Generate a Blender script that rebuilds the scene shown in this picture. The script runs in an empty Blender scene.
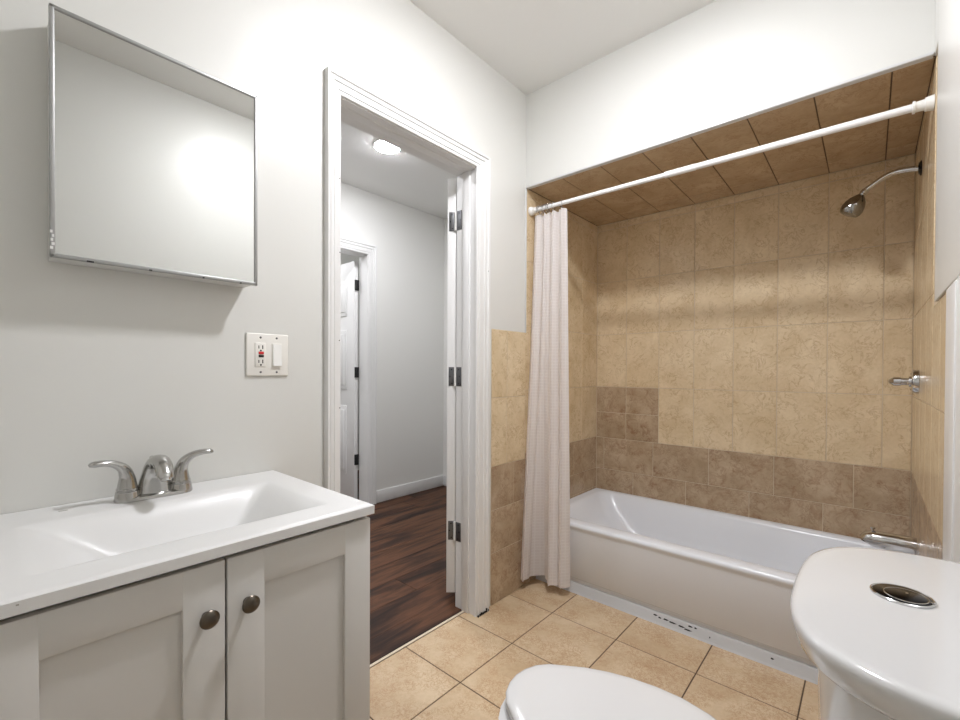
import bpy, bmesh, math, random
from mathutils import Vector, Matrix
random.seed(7)
PI = math.pi
scene = bpy.context.scene
COL = scene.collection

# ------------------------------------------------------------------ camera
F_PX, CY = 442.6, 374.8
YAW, PIT, ROL = math.radians(41.35), math.radians(-0.532), math.radians(0.245)
CAM_H = 1.149
cd = bpy.data.cameras.new('camera')
cam = bpy.data.objects.new('camera', cd)
COL.objects.link(cam)
c, s = math.cos(YAW), math.sin(YAW)
cp, sp = math.cos(PIT), math.sin(PIT)
cr, sr = math.cos(ROL), math.sin(ROL)
right0 = Vector((c, s, 0))
f0 = Vector((-s, c, 0))
fwd = f0*cp + Vector((0, 0, 1))*sp
up0 = Vector((0, 0, 1))*cp - f0*sp
right = right0*cr + up0*sr
up = up0*cr - right0*sr
M = Matrix((right, up, -fwd)).transposed().to_4x4()
M.translation = Vector((0, 0, CAM_H))
cam.matrix_world = M
cd.sensor_width = 36
cd.lens = F_PX/960*36
cd.shift_y = (CY-360)/960
cd.clip_start = 0.01
scene.camera = cam

# ------------------------------------------------------------------ world, exposure, light strengths
w = bpy.data.worlds.new('world')
scene.world = w
w.use_nodes = True
w.node_tree.nodes['Background'].inputs[0].default_value = (0.8, 0.85, 1, 1)
w.node_tree.nodes['Background'].inputs[1].default_value = 0.05
scene.view_settings.view_transform = 'Standard'
scene.view_settings.look = 'None'
scene.view_settings.gamma = 1
scene.view_settings.use_curve_mapping = False
scene.view_settings.exposure = 1.67
BATH_LAMP = 104.0      # emission of the bathroom ceiling dome
HALL_LAMP = 92.0      # emission of the hall downlight
HALL_FILL = 60.0      # two unseen downlights added to brighten the hall and far room
scene.cycles.max_bounces = 14
scene.cycles.diffuse_bounces = 9
scene.cycles.glossy_bounces = 6
scene.cycles.transmission_bounces = 6
scene.cycles.sample_clamp_indirect = 6
scene.cycles.use_denoising = True

# ------------------------------------------------------------------ material helpers
def lin(rgb):
    out = []
    for v in rgb:
        v /= 255
        out.append(v/12.92 if v <= 0.04045 else ((v+0.055)/1.055)**2.4)
    return (*out, 1)

def mat(name, rgb, rough=0.5, metal=0.0, spec=0.5, coat=0.0, bump=None):
    m = bpy.data.materials.new(name)
    m.use_nodes = True
    nt = m.node_tree
    b = nt.nodes['Principled BSDF']
    b.inputs['Base Color'].default_value = lin(rgb)
    b.inputs['Roughness'].default_value = rough
    b.inputs['Metallic'].default_value = metal
    b.inputs['Specular IOR Level'].default_value = spec
    b.inputs['Coat Weight'].default_value = coat
    b.inputs['Coat Roughness'].default_value = 0.08
    if bump:
        sc, strength, dist = bump
        tc = nt.nodes.new('ShaderNodeTexCoord')
        n = nt.nodes.new('ShaderNodeTexNoise')
        n.inputs['Scale'].default_value = sc
        n.inputs['Detail'].default_value = 5
        nt.links.new(tc.outputs['Object'], n.inputs['Vector'])
        bp = nt.nodes.new('ShaderNodeBump')
        bp.inputs['Strength'].default_value = strength
        bp.inputs['Distance'].default_value = dist
        nt.links.new(n.outputs['Fac'], bp.inputs['Height'])
        nt.links.new(bp.outputs['Normal'], b.inputs['Normal'])
    return m

def ramp(nt, fac, stops):
    r = nt.nodes.new('ShaderNodeValToRGB')
    els = r.color_ramp.elements
    while len(els) < len(stops):
        els.new(0.5)
    for e, (p, col) in zip(els, stops):
        e.position = p
        e.color = col
    nt.links.new(fac, r.inputs['Fac'])
    return r.outputs['Color']

def noise(nt, vec, scale, detail=4, rough=0.55, dist=0.0):
    n = nt.nodes.new('ShaderNodeTexNoise')
    n.inputs['Scale'].default_value = scale
    n.inputs['Detail'].default_value = detail
    n.inputs['Roughness'].default_value = rough
    n.inputs['Distortion'].default_value = dist
    nt.links.new(vec, n.inputs['Vector'])
    return n.outputs['Fac']

def mixc(nt, fac, a, b, mode='MIX'):
    m = nt.nodes.new('ShaderNodeMix')
    m.data_type = 'RGBA'
    m.blend_type = mode
    if isinstance(fac, float):
        m.inputs[0].default_value = fac
    else:
        nt.links.new(fac, m.inputs[0])
    for v, k in ((a, 6), (b, 7)):
        if isinstance(v, tuple):
            m.inputs[k].default_value = v
        else:
            nt.links.new(v, m.inputs[k])
    return m.outputs[2]

def tile_mat(name, base_a, base_b, vein, vein_amt, scale, vein_scale, rough, band=0.035, blot=None):
    """stone-look ceramic: every tile carries its own offset in the 'shift' colour attribute"""
    m = bpy.data.materials.new(name)
    m.use_nodes = True
    nt = m.node_tree
    b = nt.nodes['Principled BSDF']
    tc = nt.nodes.new('ShaderNodeTexCoord')
    at = nt.nodes.new('ShaderNodeAttribute')
    at.attribute_name = 'shift'
    add = nt.nodes.new('ShaderNodeVectorMath')
    add.operation = 'MULTIPLY_ADD'
    nt.links.new(at.outputs['Vector'], add.inputs[0])
    add.inputs[1].default_value = (17, 23, 31)
    nt.links.new(tc.outputs['Object'], add.inputs[2])
    v = add.outputs[0]
    big = noise(nt, v, scale, 5, 0.6, 0.6)
    col = ramp(nt, big, [(0.32, lin(base_a)), (0.68, lin(base_b))])
    fine = noise(nt, v, scale*14, 3, 0.6)
    col = mixc(nt, 0.18, col, ramp(nt, fine, [(0.3, (0.55, 0.5, 0.45, 1)), (0.7, (1, 1, 1, 1))]), 'MULTIPLY')
    vn = noise(nt, v, vein_scale, 6, 0.68, 0.9)
    k = ramp(nt, vn, [(0.5-band, (0, 0, 0, 1)), (0.5, (1, 1, 1, 1)), (0.5+band, (0, 0, 0, 1))])
    gate = ramp(nt, noise(nt, v, scale*2.2, 2), [(0.34, (0, 0, 0, 1)), (0.56, (1, 1, 1, 1))])
    k = mixc(nt, 1.0, k, gate, 'MULTIPLY')
    mm = nt.nodes.new('ShaderNodeMath')
    mm.operation = 'MULTIPLY'
    nt.links.new(k, mm.inputs[0])
    mm.inputs[1].default_value = vein_amt
    col = mixc(nt, mm.outputs[0], col, lin(vein))
    if blot:
        bl = ramp(nt, noise(nt, v, scale*2.6, 6, 0.7, 0.9), [(0.52, (0, 0, 0, 1)), (0.72, (1, 1, 1, 1))])
        m2 = nt.nodes.new('ShaderNodeMath')
        m2.operation = 'MULTIPLY'
        nt.links.new(bl, m2.inputs[0])
        m2.inputs[1].default_value = 0.75
        col = mixc(nt, m2.outputs[0], col, lin(blot))
    nt.links.new(col, b.inputs['Base Color'])
    b.inputs['Roughness'].default_value = rough
    bp = nt.nodes.new('ShaderNodeBump')
    bp.inputs['Strength'].default_value = 0.12
    bp.inputs['Distance'].default_value = 0.002
    nt.links.new(fine, bp.inputs['Height'])
    nt.links.new(bp.outputs['Normal'], b.inputs['Normal'])
    return m

PAINT = mat('wall_paint', (213, 213, 209), 0.34, bump=(9, 0.10, 0.01))
PAINT_HALL = mat('hall_paint', (228, 228, 225), 0.45, bump=(9, 0.08, 0.01))
CEIL = mat('ceiling_paint', (234, 234, 232), 0.6, bump=(12, 0.06, 0.01))
TRIM = mat('trim_paint', (224, 224, 223), 0.32, bump=(30, 0.05, 0.004))
DOORP = mat('door_paint', (226, 226, 225), 0.38)
PORC = mat('porcelain', (208, 208, 208), 0.09, coat=0.5)
ACRYL = mat('tub_enamel', (228, 232, 238), 0.26, coat=0.1)
MARB = mat('cultured_marble', (216, 216, 215), 0.36, coat=0.06)
CAB = mat('cabinet_lacquer', (203, 201, 197), 0.4)
CABIN = mat('cabinet_inside', (60, 58, 55), 0.7)
SEATP = mat('seat_plastic', (214, 214, 214), 0.16)
WPLAST = mat('white_plastic', (235, 235, 232), 0.3)
PLATE = mat('plate_plastic', (228, 226, 220), 0.32)
ROD = mat('white_rod_enamel', (238, 238, 238), 0.22)
CHROME = mat('chrome', (205, 205, 205), 0.10, 1.0)
NICKEL = mat('brushed_nickel', (182, 181, 178), 0.17, 1.0)
KNOB = mat('antique_nickel', (104, 97, 88), 0.28, 1.0)
HINGE = mat('hinge_steel', (112, 113, 115), 0.42, 1.0)
PIN = mat('hinge_pin', (225, 225, 222), 0.35)
MIRROR = mat('mirror_silver', (218, 219, 217), 0.012, 1.0)
FRAME = mat('frame_steel', (168, 169, 168), 0.4, 0.6)
DARK = mat('dark_gap', (22, 21, 20), 0.7)
RED = mat('red_button', (196, 34, 40), 0.4)
BLACK = mat('black_plastic', (20, 20, 20), 0.35)
GROUT = mat('wall_grout', (202, 186, 162), 0.8)
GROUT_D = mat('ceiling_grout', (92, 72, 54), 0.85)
GROUT_F = mat('floor_grout', (84, 66, 48), 0.85)
CAULK = mat('caulk', (200, 202, 204), 0.45, bump=(60, 0.3, 0.003))
DCHROME = mat('dark_chrome', (40, 41, 44), 0.2, 1.0)
TILE = tile_mat('beige_stone_tile', (209, 187, 151), (228, 210, 178), (158, 124, 86), 0.55, 5.5, 17, 0.2, band=0.028)
TILE_D = tile_mat('brown_stone_tile', (166, 144, 116), (196, 175, 148), (118, 84, 58), 0.55, 6.0, 22, 0.24, blot=(134, 98, 70))
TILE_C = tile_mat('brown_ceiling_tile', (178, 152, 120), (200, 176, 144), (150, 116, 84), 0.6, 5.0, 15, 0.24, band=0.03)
TILE_F = tile_mat('floor_stone_tile', (198, 173, 140), (216, 195, 164), (162, 118, 80), 0.6, 4.5, 60, 0.14, band=0.05)

def emit(name, strength, rgb=(250, 250, 255)):
    m = bpy.data.materials.new(name)
    m.use_nodes = True
    b = m.node_tree.nodes['Principled BSDF']
    b.inputs['Base Color'].default_value = (0.8, 0.8, 0.8, 1)
    b.inputs['Emission Color'].default_value = lin(rgb)
    b.inputs['Emission Strength'].default_value = strength
    return m

def wood_mat():
    m = bpy.data.materials.new('walnut_planks')
    m.use_nodes = True
    nt = m.node_tree
    b = nt.nodes['Principled BSDF']
    tc = nt.nodes.new('ShaderNodeTexCoord')
    at = nt.nodes.new('ShaderNodeAttribute')
    at.attribute_name = 'shift'
    add = nt.nodes.new('ShaderNodeVectorMath')
    add.operation = 'MULTIPLY_ADD'
    nt.links.new(at.outputs['Vector'], add.inputs[0])
    add.inputs[1].default_value = (13, 19, 7)
    nt.links.new(tc.outputs['Object'], add.inputs[2])
    mp = nt.nodes.new('ShaderNodeMapping')
    mp.inputs['Scale'].default_value = (7.0, 0.8, 1)
    nt.links.new(add.outputs[0], mp.inputs['Vector'])
    n1 = noise(nt, mp.outputs[0], 1.6, 6, 0.6, 0.5)
    col = ramp(nt, n1, [(0.34, lin((34, 23, 18))), (0.45, lin((62, 40, 29))), (0.56, lin((102, 68, 47))), (0.68, lin((66, 44, 33)))])
    mp2 = nt.nodes.new('ShaderNodeMapping')
    mp2.inputs['Scale'].default_value = (60, 2.5, 1)
    nt.links.new(add.outputs[0], mp2.inputs['Vector'])
    n2 = noise(nt, mp2.outputs[0], 3, 3, 0.6)
    col = mixc(nt, 0.45, col, ramp(nt, n2, [(0.3, (0.45, 0.42, 0.4, 1)), (0.7, (1.1, 1.1, 1.1, 1))]), 'MULTIPLY')
    nt.links.new(col, b.inputs['Base Color'])
    b.inputs['Roughness'].default_value = 0.5
    b.inputs['Specular IOR Level'].default_value = 0.25
    return m
WOOD = wood_mat()

def curtain_mat():
    m = bpy.data.materials.new('curtain_vinyl')
    m.use_nodes = True
    nt = m.node_tree
    b = nt.nodes['Principled BSDF']
    out = nt.nodes['Material Output']
    uv = nt.nodes.new('ShaderNodeUVMap')
    br = nt.nodes.new('ShaderNodeTexBrick')
    br.offset = 0.0
    br.inputs['Scale'].default_value = 1.0
    br.inputs['Brick Width'].default_value = 0.016
    br.inputs['Row Height'].default_value = 0.016
    br.inputs['Mortar Size'].default_value = 0.0022
    br.inputs['Mortar Smooth'].default_value = 0.6
    br.inputs['Color1'].default_value = lin((238, 234, 233))
    br.inputs['Color2'].default_value = lin((242, 239, 238))
    br.inputs['Mortar'].default_value = lin((252, 250, 250))
    nt.links.new(uv.outputs['UV'], br.inputs['Vector'])
    nt.links.new(br.outputs['Color'], b.inputs['Base Color'])
    b.inputs['Roughness'].default_value = 0.3
    bp = nt.nodes.new('ShaderNodeBump')
    bp.inputs['Strength'].default_value = 0.5
    bp.inputs['Distance'].default_value = 0.002
    nt.links.new(br.outputs['Fac'], bp.inputs['Height'])
    nt.links.new(bp.outputs['Normal'], b.inputs['Normal'])
    tr = nt.nodes.new('ShaderNodeBsdfTranslucent')
    tr.inputs['Color'].default_value = lin((250, 243, 239))
    mx = nt.nodes.new('ShaderNodeMixShader')
    mx.inputs[0].default_value = 0.4
    nt.links.new(b.outputs[0], mx.inputs[1])
    nt.links.new(tr.outputs[0], mx.inputs[2])
    nt.links.new(mx.outputs[0], out.inputs['Surface'])
    return m
CURTAIN = curtain_mat()

# ------------------------------------------------------------------ mesh helpers
def obj(name, bm, mats, parent=None, smooth=True, angle=35, recalc=True):
    if recalc:
        bmesh.ops.recalc_face_normals(bm, faces=bm.faces)
    me = bpy.data.meshes.new(name)
    bm.to_mesh(me)
    bm.free()
    if not isinstance(mats, (list, tuple)):
        mats = [mats]
    for m in mats:
        me.materials.append(m)
    if smooth:
        for p in me.polygons:
            p.use_smooth = True
        me.set_sharp_from_angle(angle=math.radians(angle))
    o = bpy.data.objects.new(name, me)
    COL.objects.link(o)
    if parent is not None:
        o.parent = parent
        o.matrix_parent_inverse = Matrix.Translation(-parent.location)
    return o

def tag(o, label, cat, group=None, kind=None):
    o['label'] = label
    o['category'] = cat
    if group:
        o['group'] = group
    if kind:
        o['kind'] = kind
    return o

def thing(name, loc, label, cat, group=None, kind=None):
    e = bpy.data.objects.new(name, None)
    e.empty_display_size = 0.05
    COL.objects.link(e)
    e.location = loc
    return tag(e, label, cat, group, kind)

def struct(name, bm, mats, label, cat, **k):
    return tag(obj(name, bm, mats, **k), label, cat, kind='structure')

def box(bm, lo, hi, bev=0.0, seg=2, mi=0):
    lo, hi = Vector(lo), Vector(hi)
    r = bmesh.ops.create_cube(bm, size=1)
    vs = r['verts']
    for v in vs:
        v.co = Vector([(lo[i]+hi[i])/2 + v.co[i]*(hi[i]-lo[i]) for i in range(3)])
    fs = set(f for v in vs for f in v.link_faces)
    for f in fs:
        f.material_index = mi
    if bev > 0:
        es = set(e for f in fs for e in f.edges)
        bmesh.ops.bevel(bm, geom=list(es), offset=bev, segments=seg, profile=0.5, affect='EDGES', material=-1)
    return bm

def boxes(*args):
    bm = bmesh.new()
    for a in args:
        box(bm, *a)
    return bm

def loft(bm, rings, cap0=True, cap1=True, mi=0):
    vr = [[bm.verts.new(p) for p in r] for r in rings]
    n = len(vr[0])
    for a, b in zip(vr[:-1], vr[1:]):
        for i in range(n):
            f = bm.faces.new((a[i], a[(i+1) % n], b[(i+1) % n], b[i]))
            f.material_index = mi
    if cap0:
        bm.faces.new(list(reversed(vr[0]))).material_index = mi
    if cap1:
        bm.faces.new(vr[-1]).material_index = mi
    return bm

def frame_of(d, hint=None):
    d = d.normalized()
    h = hint if hint else (Vector((0, 0, 1)) if abs(d.z) < 0.9 else Vector((1, 0, 0)))
    a = d.cross(h).normalized()
    return a, a.cross(d).normalized()

def tube(bm, pts, radii, n=16, mi=0, flat=None):
    """sweep circles (or ellipses, flat = list of (ra, rb)) along points"""
    pts = [Vector(p) for p in pts]
    rings = []
    for i, p in enumerate(pts):
        d = (pts[min(i+1, len(pts)-1)]-pts[max(i-1, 0)])
        a, b = frame_of(d)
        ra, rb = (radii[i], radii[i]) if flat is None else flat[i]
        rings.append([p + a*math.cos(t)*ra + b*math.sin(t)*rb for t in [2*PI*k/n for k in range(n)]])
    return loft(bm, rings, mi=mi)

def lathe(bm, origin, axis, prof, n=32, mi=0):
    """prof: list of (distance along axis, radius)"""
    o, ax = Vector(origin), Vector(axis).normalized()
    a, b = frame_of(ax)
    rings = [[o + ax*h + (a*math.cos(2*PI*k/n)+b*math.sin(2*PI*k/n))*max(r, 1e-4) for k in range(n)] for h, r in prof]
    return loft(bm, rings, mi=mi)

def torus(bm, center, axis, R, r, n=28, m=8):
    o, ax = Vector(center), Vector(axis).normalized()
    a, b = frame_of(ax)
    rows = []
    for i in range(n):
        t = 2*PI*i/n
        d = a*math.cos(t)+b*math.sin(t)
        rows.append([bm.verts.new(o + d*(R+r*math.cos(q)) + ax*r*math.sin(q)) for q in [2*PI*k/m for k in range(m)]])
    for i in range(n):
        for k in range(m):
            bm.faces.new((rows[i][k], rows[(i+1) % n][k], rows[(i+1) % n][(k+1) % m], rows[i][(k+1) % m]))
    return bm

def smooth_path(pts, k=6):
    """Catmull-Rom"""
    P = [Vector(p) for p in pts]
    out = []
    for i in range(len(P)-1):
        p0, p1, p2, p3 = P[max(i-1, 0)], P[i], P[i+1], P[min(i+2, len(P)-1)]
        for j in range(k):
            t = j/k
            out.append(0.5*((2*p1)+(p2-p0)*t+(2*p0-5*p1+4*p2-p3)*t*t+(3*p1-p0-3*p2+p3)*t**3))
    out.append(P[-1])
    return out

def smooth_vals(v, k=6):
    q = smooth_path([(x, 0, 0) for x in v], k)
    return [p.x for p in q]

def rrect(cx, cy, hx, hy, r, z, n=8):
    pts = []
    for (sx, sy, a0) in ((1, 1, 0), (-1, 1, PI/2), (-1, -1, PI), (1, -1, 3*PI/2)):
        for k in range(n+1):
            a = a0 + PI/2*k/n
            pts.append(Vector((cx+sx*(hx-r)+r*math.cos(a), cy+sy*(hy-r)+r*math.sin(a), z)))
    return pts

def tiles(bm, origin, U, V, N, rects, gap=0.003, proud=0.002, bev=0.0012):
    """rects: (u0, u1, v0, v1, material index). One raised slab per tile; grout plane is index 0."""
    O, U, V, N = Vector(origin), Vector(U), Vector(V), Vector(N)
    lay = bm.loops.layers.float_color.get('shift') or bm.loops.layers.float_color.new('shift')
    for (u0, u1, v0, v1, mi) in rects:
        g = gap/2
        sh = (random.random(), random.random(), random.random(), 1)
        def ring(e, h):
            return [bm.verts.new(O+U*a+V*b+N*h) for a, b in ((u0+e, v0+e), (u1-e, v0+e), (u1-e, v1-e), (u0+e, v1-e))]
        r0, r1, r2 = ring(g, 0.0), ring(g, proud-bev), ring(g+bev, proud)
        fs = []
        for a, b in ((r0, r1), (r1, r2)):
            for i in range(4):
                fs.append(bm.faces.new((a[i], a[(i+1) % 4], b[(i+1) % 4], b[i])))
        fs.append(bm.faces.new(r2))
        for f in fs:
            f.material_index = mi
            for l in f.loops:
                l[lay] = sh

def grid_rects(us, vs, mi):
    return [(a, b, p, q, mi) for a, b in zip(us[:-1], us[1:]) for p, q in zip(vs[:-1], vs[1:])]

# ------------------------------------------------------------------ room dimensions
XA, XC = -1.38, 0.144          # left wall, right wall
YB, YK = 1.931, 2.76           # soffit face, alcove back
ZC, ZS = 2.612, 2.122          # ceiling, alcove ceiling
YR = -0.36                     # rear wall behind the camera
XH, ZH = -3.2, 2.66            # hall far wall, hall ceiling
DY0, DY1, DZ = 0.832, 1.540, 2.092    # bathroom door opening
XJ = -1.505                    # hall side of the left wall

# ---- floors
bm = boxes(((-1.455, YR-0.1, -0.06), (XC+0.1, 2.9, -0.0015)))
XS = [-1.437, -1.122, -0.805, -0.486, -0.169, 0.144]
YS = [YR, -0.095, 0.222, 0.539, 0.856, 1.172, 1.486, 1.803, 2.06]
tiles(bm, (0, 0, -0.0015), (1, 0, 0), (0, 1, 0), (0, 0, 1), grid_rects(XS, YS, 1), gap=0.0042, proud=0.0015, bev=0.001)
struct('floor', bm, [GROUT_F, TILE_F], 'beige stone-look ceramic tile bathroom floor with dark grout lines', 'floor', smooth=False)

bm = boxes(((-4.5, -0.9, -0.06), (-1.455, 3.6, -0.001)))
rows = []
x = -4.5
while x < -1.46:
    x2 = min(x+0.182, -1.456)
    y = -0.9 + random.random()*-0.9
    while y < 3.6:
        L = 1.22
        rows.append((x, x2, max(y, -0.9), min(y+L, 3.6), 1))
        y += L
    x = x2
rows = [r for r in rows if r[3]-r[2] > 0.02]
tiles(bm, (0, 0, -0.001), (1, 0, 0), (0, 1, 0), (0, 0, 1), rows, gap=0.0012, proud=0.001, bev=0.0005)
struct('floor_hall', bm, [DARK, WOOD], 'dark walnut plank floor of the hall beyond the doorway', 'floor', smooth=False)

bm = boxes(((-1.449, DY0-0.02, -0.001), (-1.437, DY1+0.02, 0.003), 0.001))
struct('trim_1', bm, [mat('threshold_strip', (214, 200, 178), 0.4)], 'thin pale threshold strip between bathroom tile and hall planks', 'threshold')

# ---- left wall with the door opening (bathroom side and hall side are one solid wall)
bm = boxes(((XJ, YR-0.1, 0), (XA, DY0-0.012, ZC)),
           ((XJ, DY1+0.012, 0), (XA, YB, ZC)),
           ((XJ, DY0-0.012, DZ+0.012), (XA, DY1+0.012, ZC)),
           ((XJ, YB, 0), (XA-0.01, 3.6, ZC)))
lay = bm.loops.layers.float_color.new('shift')
# wainscot: beige above, brown below
ya, yb = 1.650, YB-0.001
R = [(ya, 1.772, 1.016, 1.352, 2), (1.772, yb, 1.016, 1.352, 2), (ya, 1.772, 0.680, 1.016, 2), (1.772, yb, 0.680, 1.016, 2),
     (ya, 1.834, 0.465, 0.680, 3), (1.834, yb, 0.465, 0.680, 3), (ya, yb, 0.254, 0.465, 3), (ya, yb, 0.0, 0.254, 3)]
box(bm, (XA-0.01, ya, 0), (XA+0.002, yb, 1.353), mi=1)
tiles(bm, (XA+0.002, 0, 0), (0, 1, 0), (0, 0, 1), (1, 0, 0), R, gap=0.0035)
struct('wall_left', bm, [PAINT, GROUT, TILE, TILE_D], 'white glossy painted bathroom wall with the doorway, tiled low beside the tub', 'wall', smooth=False)

# ---- alcove left wall
ROWZ = [0.372, 0.500, 0.708, 1.046, 1.390, 1.735, 2.080, ZS]
bm = boxes(((XA-0.01, YB, 0), (XA-0.002, YK+0.05, ZS)))
yc = [YB, 2.145, 2.350, 2.555, YK]
R = grid_rects(yc, ROWZ[2:], 1)
R += grid_rects([YB, 2.14, 2.455, YK], [0.5, 0.708], 2) + grid_rects([YB, 1.98, 2.275, 2.59, YK], [0.0, 0.372, 0.5], 2)
tiles(bm, (XA-0.002, 0, 0), (0, 1, 0), (0, 0, 1), (1, 0, 0), R, gap=0.003)
struct('wall_alcove_left', bm, [GROUT, TILE, TILE_D], 'stone-tiled end wall of the tub alcove behind the curtain', 'wall', smooth=False)

# ---- alcove back wall
bm = boxes(((XA-0.1, YK+0.002, 0), (XC+0.1, YK+0.1, ZS+0.05)))
XT = [XA, -1.176, -0.970, -0.769, -0.566, -0.363, -0.157, 0.046, XC]
R = grid_rects(XT, ROWZ[3:], 1) + grid_rects(XT[2:], [0.708, 1.046], 1)
R += grid_rects(XT[:3], [0.708, 0.877, 1.046], 2)
R += grid_rects([XA, -1.326, -1.002, -0.687, -0.373, -0.053, XC], [0.5, 0.708], 2)
R += grid_rects([XA, -1.127, -0.809, -0.484, -0.167, XC], [0.2, 0.5], 2)
tiles(bm, (0, YK+0.002, 0), (1, 0, 0), (0, 0, 1), (0, -1, 0), R, gap=0.0034)
struct('wall_alcove_back', bm, [GROUT, TILE, TILE_D], 'long beige stone-tiled wall above the bathtub with darker lower rows', 'wall', smooth=False)

# ---- right wall: tile in the alcove and low beside it, painted plaster above and nearer
bm = boxes(((XC+0.002, YR-0.1, 0), (XC+0.1, YK+0.1, ZC)))
ycr = [1.12, 1.325, 1.53, 1.735, 1.94, 2.145, 2.350, 2.555, YK]
R = grid_rects(ycr[4:], ROWZ[2:], 1) + grid_rects(ycr[:5], [0.708, 1.046, 1.352], 1)
R += grid_rects([1.10, 1.415, 1.73, 2.045, 2.36, 2.655, YK], [0.5, 0.708], 2) + grid_rects([1.26, 1.575, 1.89, 2.205, 2.50, YK], [0.0, 0.25, 0.5], 2)
tiles(bm, (XC+0.002, 0, 0), (0, 1, 0), (0, 0, 1), (-1, 0, 0), R, gap=0.0034)
struct('wall_right', bm, [GROUT, TILE, TILE_D], 'stone-tiled wall carrying the shower fittings at the right', 'wall', smooth=False)
bm = boxes(((XC-0.004, YR, 1.356), (XC+0.002, 1.84, ZC), 0.002),
           ((XC-0.004, YR, 0), (XC+0.002, 1.09, 1.356), 0.002),
           ((XC-0.004, 1.84, ZS-0.01), (XC+0.002, YB, ZC), 0.002))
struct('wall_right_plaster', bm, PAINT, 'white painted plaster above the tile at the right picture edge', 'wall', smooth=False)
bm = boxes(((XC-0.0065, 1.10, 0), (XC-0.0003, 1.552, 1.350), 0.002), ((XC-0.0095, 1.375, 0), (XC-0.004, 1.45, 1.346), 0.0025, 3), ((XC-0.0115, 1.10, 0), (XC-0.004, 1.25, 1.346), 0.0025, 3))
struct('trim_2', bm, TRIM, 'white upright trim board with a ridge on the right wall behind the toilet tank', 'trim')

# ---- soffit wall, rear wall, ceilings
bm = boxes(((XA-0.1, YB, ZS+0.003), (XC+0.1, YB+0.02, ZC)))
struct('wall_soffit', bm, PAINT, 'white painted wall over the tub alcove opening', 'wall', smooth=False)
bm = boxes(((XA, YB-0.004, ZS-0.004), (XC-0.006, YB+0.022, ZS+0.006), 0.002))
box(bm, (XA-0.003, YB-0.004, 1.352), (XA+0.004, YB+0.006, ZS-0.004), 0.0015)
struct('trim_3', bm, [mat('edge_bead', (205, 206, 206), 0.35)], 'thin pale metal edge strip around the tub alcove opening', 'trim')
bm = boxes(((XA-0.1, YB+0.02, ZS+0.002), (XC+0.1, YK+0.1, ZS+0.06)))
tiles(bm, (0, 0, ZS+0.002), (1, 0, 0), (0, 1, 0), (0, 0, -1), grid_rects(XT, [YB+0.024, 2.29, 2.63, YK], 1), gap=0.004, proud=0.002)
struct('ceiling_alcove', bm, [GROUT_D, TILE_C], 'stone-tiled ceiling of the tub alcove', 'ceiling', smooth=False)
bm = boxes(((XA, YR-0.1, 0), (XC+0.1, YR, ZC)))
struct('wall_rear', bm, PAINT, 'white painted bathroom wall behind the viewpoint', 'wall', smooth=False)
bm = boxes(((XJ, YR-0.1, ZC), (XC+0.1, YK+0.1, ZC+0.08)))
struct('ceiling', bm, CEIL, 'flat white bathroom ceiling over the doorway corner', 'ceiling', smooth=False)

# ---- hall
HY0, HY1 = -0.9, 3.085
D2Y0, D2Y1, D2Z = 1.40, 2.195, 2.128
bm = boxes(((XH-0.11, HY0, 0), (XH, D2Y0, ZH)), ((XH-0.11, D2Y1, 0), (XH, HY1+0.1, ZH)), ((XH-0.11, D2Y0, D2Z), (XH, D2Y1, ZH)))
struct('wall_hall', bm, PAINT_HALL, 'pale grey hall wall opposite the bathroom doorway', 'wall', smooth=False)
bm = boxes(((XH-0.11, HY1, 0), (XJ, HY1+0.1, ZH)))
struct('wall_hall_end', bm, PAINT_HALL, 'pale hall end wall beside the open bathroom door', 'wall', smooth=False)
bm = boxes(((XH-0.11, HY0-0.1, 0), (XJ, HY0, ZH)))
struct('wall_hall_rear', bm, PAINT_HALL, 'pale wall closing the unseen end of the hall', 'wall', smooth=False)
bm = boxes(((-4.5, HY0-0.1, ZH), (XJ, HY1+0.1, ZH+0.08)))
struct('ceiling_hall', bm, CEIL, 'white hall ceiling with the round downlight', 'ceiling', smooth=False)
bm = boxes(((XH-1.3, 0.6, 0), (XH-1.2, 3.2, ZH)), ((XH-1.2, 3.1, 0), (XH-0.11, 3.2, ZH)), ((XH-1.2, 0.6, 0), (XH-0.11, 0.7, ZH)))
struct('wall_far_room', bm, PAINT_HALL, 'pale walls of the room behind the hall door', 'wall', smooth=False)

def baseboard(name, lo, hi, label):
    bm = boxes((lo, hi, 0.004, 2))
    struct(name, bm, TRIM, label, 'baseboard')
baseboard('baseboard_hall', (XH, D2Y1+0.085, 0), (XH+0.014, HY1, 0.105), 'white baseboard along the hall wall opposite the doorway')
baseboard('baseboard_hall_end', (XH+0.014, HY1-0.014, 0), (XJ, HY1, 0.105), 'white baseboard on the hall end wall')

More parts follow.
